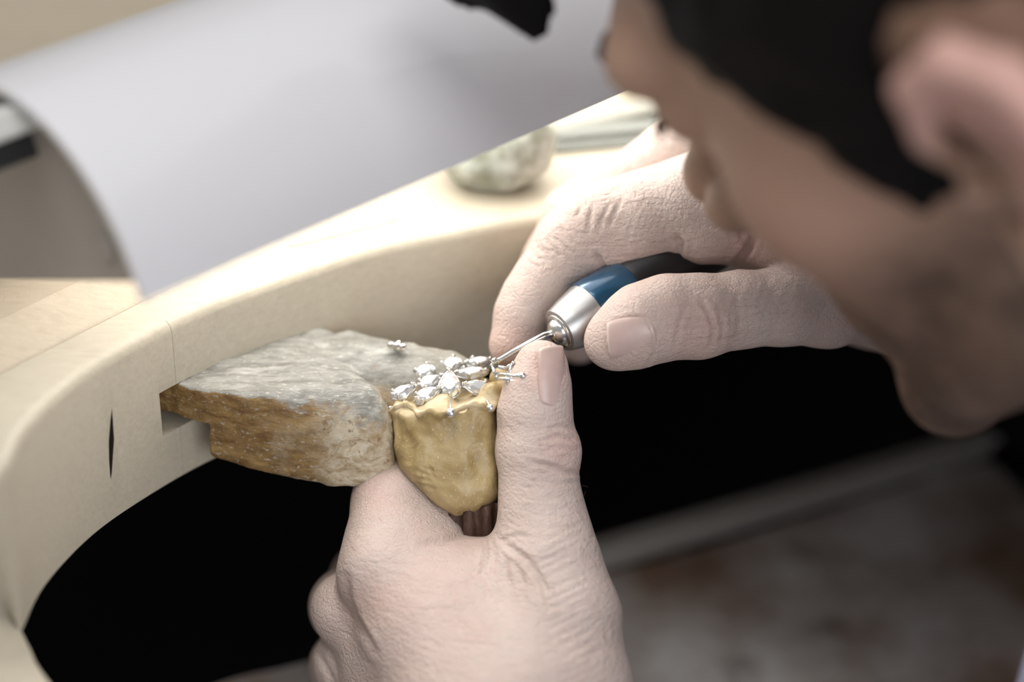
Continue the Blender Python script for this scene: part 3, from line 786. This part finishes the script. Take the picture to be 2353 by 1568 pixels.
def right_hand(p):
    ix = chain(p, [L(1180, 792, 17, 6.3), L(1199, 722, 18, 6.8), L(1222, 686, 19, 7.6), L(1254, 645, 20, 8.2), L(1312, 583, 21, 9.7), L(1345, 548, 21, 10.2)], 2)
    ix = smin(ix, chain(p, [L(1330, 560, 21, 10.2), L(1400, 520, 20, 10.2), L(1480, 508, 19, 10.8), L(1570, 482, 18, 11.0), L(1660, 472, 20, 13)], 2), 4)
    ix = smin(ix, sph(p, P(1430, 585, 17), 6), 6); ix = smin(ix, rc(p, P(1360, 480, 22), P(1600, 415, 22), 5.2, 7), 5)
    pad = smin(rc(p, P(1610, 540, 16), P(1690, 520, 18), 7.4, 8.6), rc(p, P(1765, 558, 16), P(1860, 560, 22), 7, 12), 1.0)
    md = chain(p, [L(1215, 700, 40, 7.2), L(1275, 600, 40, 8.0), L(1330, 508, 40, 9.6), L(1420, 452, 40, 10), L(1560, 376, 40, 11.4), L(1720, 300, 40, 13)], 3)
    rg = chain(p, [L(1260, 740, 56, 7), L(1320, 640, 58, 8), L(1360, 560, 58, 9.2), L(1560, 430, 58, 11), L(1740, 360, 56, 12.5)], 3)
    lt = chain(p, [L(1330, 780, 70, 6.6), L(1400, 680, 74, 7.6), L(1430, 620, 74, 8.4), L(1580, 520, 74, 9.5), L(1760, 450, 70, 11.5)], 3)
    th = chain(p, [L(1408, 784, 0, 7.2), L(1440, 768, 0, 8.9), L(1478, 746, 0, 10.1), L(1535, 729, 1, 10.4), L(1600, 727, 3, 10.4), L(1700, 712, 5, 9.5), L(1800, 704, 8, 9.8), L(1900, 690, 14, 12), L(2010, 640, 30, 17)], 2)
    th = smin(th, sph(p, P(1622, 735, 0), 7.4), 4)
    pm = smin(rc(p, P(1660, 475, 20), P(2010, 560, 44), 13, 20), rc(p, P(1730, 370, 46), P(2030, 540, 48), 14, 21), 14)
    pm = smin(pm, rc(p, P(1760, 440, 64), P(2030, 580, 54), 12, 18), 14)
    pm = smin(pm, rc(p, P(1860, 580, 24), P(2030, 600, 40), 13, 18), 8)
    d = smin(pm, ix, 6); d = smin(d, pad, 3.0)
    d = smin(d, md, 2.0); d = smin(d, rg, 1.5); d = smin(d, lt, 1.5)
    d = smin(d, th, 2.6)
    d = smin(d, chain(p, [L(2010, 575, 44, 23), ((190, 2, 84), 27), ((265, -30, 120), 34)], 6), 12)
    return d
rh_cre = [
    ([(1395, 625), (1380, 600), (1372, 585)], .9, .7), ([(1562, 583), (1566, 560), (1556, 545)], 1.0, .7), ([(1732, 540), (1720, 570), (1695, 600)], 1.5, .9), ([(1700, 530), (1710, 560)], .6, .6), ([(1672, 515), (1682, 548)], .3, .5),
    ([(1412, 738), (1450, 728), (1488, 730), (1506, 765), (1502, 815), (1480, 848)], .5, .4), ([(1610, 690), (1628, 720), (1640, 760), (1632, 800)], .6, .6), ([(1575, 705), (1562, 745), (1550, 800)], .4, .6), ([(1650, 700), (1662, 750), (1655, 795)], .35, .6), ([(1690, 680), (1700, 730), (1690, 790)], .25, .7),
    ([(1286, 520), (1300, 545), (1330, 570)], .4, .5), ([(1270, 535), (1285, 560), (1312, 580)], .35, .45), ([(1258, 552), (1270, 575), (1290, 590)], .35, .45),
    ([(1362, 470), (1356, 500), (1350, 530)], .4, .5), ([(1400, 470), (1385, 500), (1378, 530)], .35, .5), ([(1330, 450), (1335, 480), (1325, 500)], .4, .5), ([(1430, 455), (1412, 490), (1400, 520)], .3, .5),
    ([(1212, 600), (1235, 612), (1260, 605)], .3, .5), ([(1225, 585), (1240, 598), (1262, 592)], .3, .45), ([(1235, 570), (1252, 580), (1272, 575)], .25, .45),
]
for i in range(14):
    x = 1440+i*17; rh_cre.append(([(x, 560-i*3), (x+18, 500-i*4), (x+46, 450-i*4)], .13, .45))
for i in range(12):
    x = 1640+i*20; x += random.uniform(-9, 9); y = random.uniform(-25, 25); rh_cre.append(([(x+30, 645+y), (x+12, 690+y), (x+random.uniform(-12, 8), 745+y)], .08, .45))
# ---- head
HR = np.array([[-0.47755033, -0.69759001, -0.53414779], [-0.56516372, -0.22158281, 0.7946641], [-0.6727077, 0.68137306, -0.28843562]])
HT = np.array([111.667, 68.069, -105.0]); HS = 0.8737
def h2c(q): return HS*np.asarray(q, float)@HR.T+HT
def head_f(p):
    q = p.copy(); q[:, 0] = np.abs(q[:, 0])
    d = ell(p, (0, -8, 46), (75, 97, 84))
    d = smin(d, ell(p, (0, 32, -6), (61, 59, 75)), 20)
    d = smin(d, rc(q, (50, 14, -54), (14, 71, -81), 15, 14), 16)
    d = smin(d, ell(p, (0, 76, -87), (19, 15, 14)), 9)
    d = smin(d, sph(q, (43, 50, -4), 21), 14)
    d = smin(d, ell(p, (0, 66, -48), (30, 25, 30)), 12)
    d = smin(d, rc(q, (8, 94, 41), (42, 79, 39), 11, 10), 10)
    d = smax(d, -sph(q, (34, 103, 20), 16), 12)
    d = smin(d, ell(q, (33, 74, 23), (15, 14, 13)), 4)
    d = smin(d, rc(p, (0, 88, 30), (0, 109, -9), 6.5, 8.6), 9)
    d = smin(d, sph(p, (0, 113, -10), 8.6), 5)
    d = smin(d, ell(q, (13, 99.5, -15), (8.2, 11.5, 8.5)), 4)
    d = smax(d, -rc(q, (7, 106, -24), (7, 104, -17), 4.0, 3.0), 2.5)
    d = smin(d, rc(q, (0, 91, -45), (22, 79, -51), 5, 3), 4)
    d = smin(d, rc(q, (0, 89, -56), (20, 78, -53), 5.5, 3), 4)
    d = smin(d, rc(p, (0, -26, -30), (0, -78, -150), 50, 56), 20)
    # ears
    out = [((73, 12, 2), 3.2), ((77, 16, 16), 4.0), ((82, 9, 31), 5.4), ((86, -6, 36), 6.2), ((91, -20, 28), 6.4), ((93, -26, 12), 6.2), ((90, -24, -4), 5.6), ((84, -14, -18), 5.4), ((79, -4, -29), 6.2), ((75, 5, -28), 5.4), ((73, 9, -16), 4.0)]
    q0 = q; q = (q-np.array([72, -16, -4]))/.86+np.array([72, 0, 0])
    e = chain(q, out, 1.5)
    e = smin(e, chain(q, [((80, 2, 22), 3.5), ((84, -10, 16), 4.0), ((84, -14, 2), 4.2), ((81, -9, -12), 4.0), ((78, 0, -18), 4.0)], 2), 4)
    e = smin(e, rc(q, (76, -4, 22), (76, -6, -12), 10, 9)+2.0, 4)
    e = smax(e, -ell(q, (84, 3, 4), (7, 8, 12)), 3)
    e = smin(e, sph(q, (75, 12, -2), 5), 3); q = q0
    d = smin(d, e*.86, 2.5)
    d = smax(d, -ell(q, (79, -8, 1), (8, 5, 7)), 2)
    return d
HPOLY = [(60, 170), (92, 112), (80, 84), (66, 66), (54, 46), (42, 30), (30, 14), (18, -12), (4, -12), (0, 0), (0, 30), (-10, 37), (-24, 37), (-38, 30), (-42, 10), (-44, -22), (-44, -62), (-130, -70), (-140, 170)]
def hair_f(p):
    q = p.copy()
    d = ell(p, (0, -10, 48), (80, 102, 92))
    d = np.minimum(d, smin(ell(p, (0, -8, 46), (79, 101, 88)), ell(p, (0, 34, -6), (66.5, 69, 79)), 22))
    d = smin(d, rc(p, (0, -26, -20), (0, -60, -100), 52, 55), 12)
    g = poly2d(p[:, 1]+2.5*vnoise(p, 7), p[:, 2]+2.5*vnoise(p+50, 7), HPOLY)
    d = smax(d, g*.8, 6)
    d = d+1.6*vnoise(p*np.array([1, .35, .35]), 4)
    # fringe locks that fall forward
    for rt, md_, tp in LOCKS: d = smin(d, chain(p, [(rt, 9), (md_, 7.5), (tp, 1.4)], 2), 3)
    return d
def p2h(x, y, d): return ((P(x, y, d)-HT)/HS)@HR
LOCKS = []
for x_, y_, d_, x0_ in ((1050, 4, -58, 30), (1085, 18, -60, 28), (1120, 14, -61, 24), (1150, 30, -62, 21), (1180, 44, -62, 18), (1208, 60, -63, 15), (1232, 88, -62, 12), (1256, 74, -64, 8), (1272, 30, -66, 2), (1195, 20, -55, 16), (1120, -10, -54, 20)):
    tp_ = p2h(x_, y_, d_); LOCKS.append(((x0_, 80, 112), tp_+np.array([0, 1.0, 26]), tp_))
# ---- body mesh: head, neck and both arms
def limb(f, lo, hi, h, cre, dmin=-1e9, dmax=1e9):
    V, Q = sdf_mesh(f, lo, hi, h); V = relax(V, Q, 1, .3); N = vnormals(V, Q)
    return carve(V, N, cre, dmin, dmax), Q
def blob(px, pts):
    a = np.zeros(len(px))
    for x, y, r, s in pts: a = np.maximum(a, s*np.exp(-((px[:, 0]-x)**2+(px[:, 1]-y)**2)/(r*r)))
    return a
VL, QL = limb(left_hand, (-60, -250, -58), (60, 10, 85), .55, lh_cre)
VR, QR = limb(right_hand, (-12, -70, -20), (300, 75, 160), .62, rh_cre, -1e9, 45)
hv, hq = sdf_mesh(head_f, (-100, -140, -190), (100, 128, 138), 1.5); hv = relax(hv, hq, 1, .4)
pl_, pr_ = to_px(VL), to_px(VR)
flL = .9*blob(pl_, [(1260, 850, 60, .35), (1300, 1030, 60, .35), (850, 1380, 70, .3), (860, 1130, 60, .25), (980, 1420, 160, .15)])
flR = .9*blob(pr_, [(1450, 790, 70, .25), (1610, 760, 90, .4), (1150, 800, 70, .35), (1420, 640, 70, .25), (1720, 560, 60, .4)])
wrL = np.clip(.38+blob(pl_, [(1290, 1280, 130, 1), (1270, 1040, 80, .8), (1330, 1450, 130, .8), (1150, 1450, 260, .45), (1130, 1270, 60, .5)]), 0, 1)
wrR = np.clip(.25+blob(pr_, [(1430, 470, 170, .9), (1280, 560, 70, .8), (1720, 710, 130, 1), (1610, 740, 70, .7), (1680, 560, 80, .7), (1480, 360, 120, .9)]), 0, 1)
sx_ = np.abs(hv[:, 0])
def sst(v, a, b):
    t = np.clip((v-a)/(b-a), 0, 1); return t*t*(3-2*t)
stub = sst(-hv[:, 2], 8, 34)*sst(hv[:, 1], -14, 8)*sst(hv[:, 1], -200, 0)
stub = stub*(1-.85*np.exp(-((hv[:, 1]-70)**2+(hv[:, 2]+22)**2)/450.))*(hv[:, 2] > -112)
ear = sst(sx_, 76, 82)
flH = np.clip(.75*ear+.25*np.exp(-((sx_-50)**2+(hv[:, 1]-58)**2+(hv[:, 2]+8)**2)/900.), 0, 1)
tan_shade_head = np.full(len(hv), .95)*(1-.6*ear)
person = empty('person', WP(330, -190, -500), 'person with black hair and stubble bending close over the work, tool in right hand', 'person')
VB = np.concatenate([cw(VL), cw(VR), cw(h2c(hv))]); QB = np.concatenate([QL, QR+len(VL), hq+len(VL)+len(VR)])
z_ = np.zeros
body = mk('body', VB, QB, M['skin'], person, attrs={
    'flush': np.concatenate([flL, flR, flH]), 'stubble': np.concatenate([z_(len(VL)), z_(len(VR)), stub*1.15]),
    'wrinkle': np.concatenate([wrL, wrR, z_(len(hv))]), 'tan': np.concatenate([z_(len(VL)), np.full(len(VR), .04), tan_shade_head])})
V, Q = sdf_mesh(hair_f, (-100, -135, -115), (100, 140, 160), 1.8)
mk('hair', cw(h2c(V)), Q, M['hair'], person)
for s in (1, -1):
    f_ = lambda p: chain(p, [((s*16, 98.0, 37), 2.6), ((s*30, 94, 41), 4.4), ((s*48, 79, 39), 3.2)], 2)+.8*vnoise(p, 3)
    V, Q = sdf_mesh(f_, (s*32-30, 60, 28), (s*32+30, 112, 58), .9); mk('eyebrow', cw(h2c(V)), Q, M['brow'], person)
    f2 = lambda p: chain(p, [((s*20, 89, 22), 1.0), ((s*33, 93, 19), 1.6), ((s*46, 84, 21), 1.2)], 1)
    V, Q = sdf_mesh(f2, (s*33-20, 76, 10), (s*33+20, 104, 32), .6); mk('eyelashes', cw(h2c(V)), Q, M['brow'], person)
# ---- nails
def nail(c, ldir, wdir, ln, wd, curve, lift=0.0):
    """c centre of the plate on the skin (camera frame), ldir towards the finger tip"""
    ldir = np.asarray(ldir, float); ldir /= np.linalg.norm(ldir); wdir = np.asarray(wdir, float); wdir -= ldir*(wdir@ldir); wdir /= np.linalg.norm(wdir)
    nn = np.cross(ldir, wdir)
    if nn[2] > 0: nn = -nn
    nu, nv = 22, 18; V = []; free = []; F = []
    for lay in (0, 1):
        for j in range(nv+1):
            v = -1+2*j/nv
            for i in range(nu+1):
                u = -1+2*i/nu
                wv = wd*(1-.10*max(-v, 0)**2-.10*max(v, 0)**3)
                ang = u*curve
                lx = ln*v+ (-.18*ln*(1-u*u)*(1 if v < 0 else 0)*min(1, -v*1.5) if v < 0 else .14*ln*(1-u*u)*min(1, v*1.5))
                R = wv/math.sin(curve)
                hgt = R*(math.cos(ang)-1)-.05*ln*v*v
                V.append(c+ldir*lx+wdir*R*math.sin(ang)+nn*(hgt+lift-(0.55 if lay else 0)))
                free.append(1.0 if v > .93 else 0.0)
    K = nu+1; T = K*(nv+1)
    for j in range(nv):
        for i in range(nu):
            a = (j*K+i, j*K+i+1, (j+1)*K+i+1, (j+1)*K+i); F.append(a); F.append(tuple(T+q for q in a[::-1]))
    for i in range(nu): F += [(i, T+i, T+i+1, i+1), (nv*K+i, nv*K+i+1, T+nv*K+i+1, T+nv*K+i)]
    for j in range(nv): F += [(j*K, (j+1)*K, T+(j+1)*K, T+j*K), (j*K+nu, T+j*K+nu, T+(j+1)*K+nu, (j+1)*K+nu)]
    o = mk('nail', cw(np.array(V)), F, M['nail'], person, attrs={'free': free}); fix_normals(o); return o
def skin_at(f, px, py, d0=-40.0):
    for _ in range(60):
        q = P(px, py, d0); v = f(q[None])[0]
        if v < .02: break
        d0 += v*.8
    g = np.array([f((q+e)[None])[0]-f((q-e)[None])[0] for e in np.eye(3)*.3]); return q, g/np.linalg.norm(g)
c_, n_ = skin_at(right_hand, 1453, 794)
n_ = n_*.8+np.array([0, -.25, -.1]); nail(c_, (-1, -.16, .02), np.cross(n_, (-1, -.16, .02)), 5.2, 6.2, .9, .3)
c_, n_ = skin_at(left_hand, 1286, 864)
n_ = n_*.75+np.array([.35, 0, 0]); nail(c_, (-.02, 1, .05), np.cross(n_, (-.02, 1, .05)), 6.6, 5.4, .85, .35)
# two fine hairs by the thumb knuckle
for a in (((1328, 1122), (1340, 1116), (1352, 1120)), ((1330, 1150), (1342, 1140), (1346, 1128))):
    MB().tube([PW(x, y, -3-i*.8) for i, (x, y) in enumerate(a)], [.07, .06, .03], 5).mk('knuckle_hair', M['brow'], person, smooth=True)
# ---- shirt (outside the frame but for its shoulder)
nb = np.array([182.0, -40, -92]); ls = np.array([99.0, -172, -195]); rs = np.array([250.0, 62, 40]); le = np.array([36.0, -314, 0]); re = np.array([320.0, -80, 170])
dn = np.array([0, -CP, SP])
lsw, rsw = ls, rs
back = wc(O+np.array([.82, -.57, 0]))
def shirt_f(p):
    c = nb+back*45+dn*60
    d = rc(p, ls+back*30+dn*30, rs+back*30+dn*30, 58, 58)
    d = smin(d, rc(p, c, c+dn*330+back*60, 105, 120), 60)
    d = smin(d, rc(p, nb+back*14, nb+back*40+dn*40, 58, 74), 30)
    d = smin(d, chain(p, [(ls, 48), (le, 40), ((22, -222, -2), 37)], 10), 30)
    d = smin(d, chain(p, [(rs, 48), (re, 40), ((225, -12, 100), 35)], 10), 30)
    d = d+2.5*vnoise(p, 30)
    # open at neck and cuffs
    d = smax(d, -rc(p, nb-back*20, nb+back*20+dn*60, 54, 52), 4)
    return d
V, Q = sdf_mesh(shirt_f, (-40, -560, -330), (470, 140, 330), 5)
mk('shirt', cw(relax(V, Q, 1)), Q, M['shirt'], person)

# ================================================================== LAMP
E0, E1_ = PW(320, 660, -88), PW(1460, 166, 0)
la = E1_-E0; la /= np.linalg.norm(la)
lac = wc(O+la); e1 = np.array([.585, -.03, 0.0]); e1[2] = -(lac[0]*e1[0]+lac[1]*e1[1])/lac[2]; e1 /= np.linalg.norm(e1)
e1w = cw(e1)-O; e2w = np.cross(la, e1w)
if e2w[2] < 0: e2w = -e2w
LR = 49.0; LC = E0-e1w*LR
lamp = empty('bench_lamp', LC-zz*0, 'glossy white half-round bench lamp reaching across above the bench top', 'lamp')
V = []; F = []; na = 40; LEN = 330; 
for (t, R) in ((0, LR), (LEN, LR), (LEN, LR-1.6), (0, LR-1.6)):
    for k in range(na+1):
        a = math.radians(-4+188*k/na); V.append(LC+la*t+R*(math.cos(a)*e1w+math.sin(a)*e2w))
K = na+1
for r in range(4):
    for k in range(na): F.append((r*K+k, r*K+k+1, ((r+1) % 4)*K+k+1, ((r+1) % 4)*K+k))
for k in (0, na): F.append(tuple(r*K+k for r in range(4)))
sh = fix_normals(mk('shade', np.array(V), F, M['lampwhite'], lamp, smooth=True)); m_ = sh.modifiers.new('e', 'EDGE_SPLIT'); m_.split_angle = math.radians(40)
def cap(t0, t1):
    V = []; F = []
    for t in (t0, t1):
        for k in range(na+1):
            a = math.radians(-2+184*k/na); V.append(LC+la*t+(LR-1.7)*(math.cos(a)*e1w+math.sin(a)*e2w))
    F = [tuple(range(K)), tuple(range(2*K-1, K-1, -1))]+[(k, k+1, K+k+1, K+k) for k in range(na)]+[(0, K, 2*K-1, na)]
    return fix_normals(mk('end_cap', np.array(V), F, M['lampcap'], lamp, smooth=False))
cap(7, 10); cap(LEN-10, LEN-7)
MB().lathe(LC+la*40+e2w*20, la, [(0, 3), (0, 8), (LEN-80, 8), (LEN-80, 3)], 24).mk('light_tube', M['tube'], lamp, smooth=False)
cpt = lambda u, v, t=7.0: LC+la*t+e1w*u+e2w*v
def on_cap(px, py):                                  # pixel ray with the cap plane
    r = PW(px, py, 0)-np.array(camo.location)*1000; c0_ = np.array(camo.location)*1000
    t = ((LC+la*7-c0_)@la)/(r@la); return c0_+r*t
k1 = on_cap(20, 262); bevel(MB().box(k1-la*8, e1w*15, e2w*3.4, la*9).mk('bracket', M['lampgrey'], lamp), 1)
k2 = on_cap(30, 330); bevel(MB().box(k2-la*8, e1w*10, e2w*3.3, la*9).mk('pivot_block', M['black'], lamp), .8)
MB().lathe(on_cap(245, 570)-la*1.0, la, [(0, .8), (0, 2.6), (.5, 3.4), (1.2, 3.4)], 24).mk('cap_screw', M['lampcap'], lamp, smooth=False)
k3 = k1-la*14-e1w*12; post = PZ(-330, 300, ZT+5)
MB().tube([k3, k3-e1w*60+zz*10, post+zz*150, post+zz*20, post], 6, 16).mk('arm', M['lampgrey'], lamp, smooth=True)
MB().lathe(post-zz*0, zz, [(0, 42), (4, 42), (9, 36), (14, 10), (22, 8)], 40).mk('base', M['lampgrey'], lamp, smooth=False)

# ================================================================== SMALL THINGS ON THE BENCH
lc = PZ(1143, 468, ZT)
def lump_f(p):
    q = p-lc
    d = ell(q, (0, 13, 10.5), (15.0, 13, 12.5)); d = smin(d, ell(q, (-5, 10, 14), (8, 8, 8)), 5); d = smin(d, ell(q, (7, 12, 14), (8, 9, 8)), 4)
    d = d+1.1*vnoise(p, 7)+.5*vnoise(p, 3)
    return smax(d, -q[:, 2], 1)
V, Q = sdf_mesh(lump_f, lc+np.array([-20, -6, -1.5]), lc+np.array([20, 32, 28]), .8)
set_props(mk('putty_lump', V, Q, M['lump']), 'rounded greenish grey lump of putty on bench between lamp and right hand', 'lump')
def rod(name, a, b, r, mat, label, cat, flat=.5):
    a = PZ(*a, ZT); b = PZ(*b, ZT); t = b-a; l = np.linalg.norm(t); t /= l; s = np.cross(t, zz)
    mb = MB(); n = 10; V = []; F = []
    prof = [(0, .25), (.04, .8), (.1, 1), (.8, 1), (.83, .7), (1, .6)]
    for f_, q in prof:
        for k in range(n):
            c = 2*math.pi*k/n; V.append(a+t*l*f_+s*r*q*math.cos(c)+zz*(r*flat+r*q*flat*math.sin(c)))
    for i in range(len(prof)-1):
        for k in range(n): F.append((i*n+k, i*n+(k+1) % n, (i+1)*n+(k+1) % n, (i+1)*n+k))
    F += [tuple(range(n)), tuple((len(prof)-1)*n+k for k in range(n))]
    o = fix_normals(mk(name, np.array(V), F, mat, smooth=True)); return set_props(o, label, cat)
M['palebar'] = plain('pale_handle', (.30, .30, .26), .5); M['greybar'] = plain('grey_steel_bar', (.17, .18, .165), .4, .2)
rod('flat_file', (1120, 345), (1640, 232), 5.5, M['palebar'], 'pale flat file lying behind the hand, upper of the two bars', 'file')
rod('steel_bar', (1215, 330), (1700, 290), 4.0, M['greybar'], 'grey steel bar lying behind the hand, just below the pale file', 'bar')
rod('steel_needle', (664, 566), (915, 503), 0.9, M['lampgrey'], 'thin steel needle lying flat on the bench top under the lamp', 'needle')
mb = MB(); c = PZ(1420, 335, ZT)
pl_ = mb.box(c+zz*.8+np.array([0, 8, 0]), np.array([20, 4, 0]), np.array([-2, 10, 0]), zz*.8).mk('metal_plate', M['greybar'])
set_props(pl_, 'small flat grey metal plate on the bench behind the right hand', 'plate')
print('TOTAL', len(VB), len(QB))
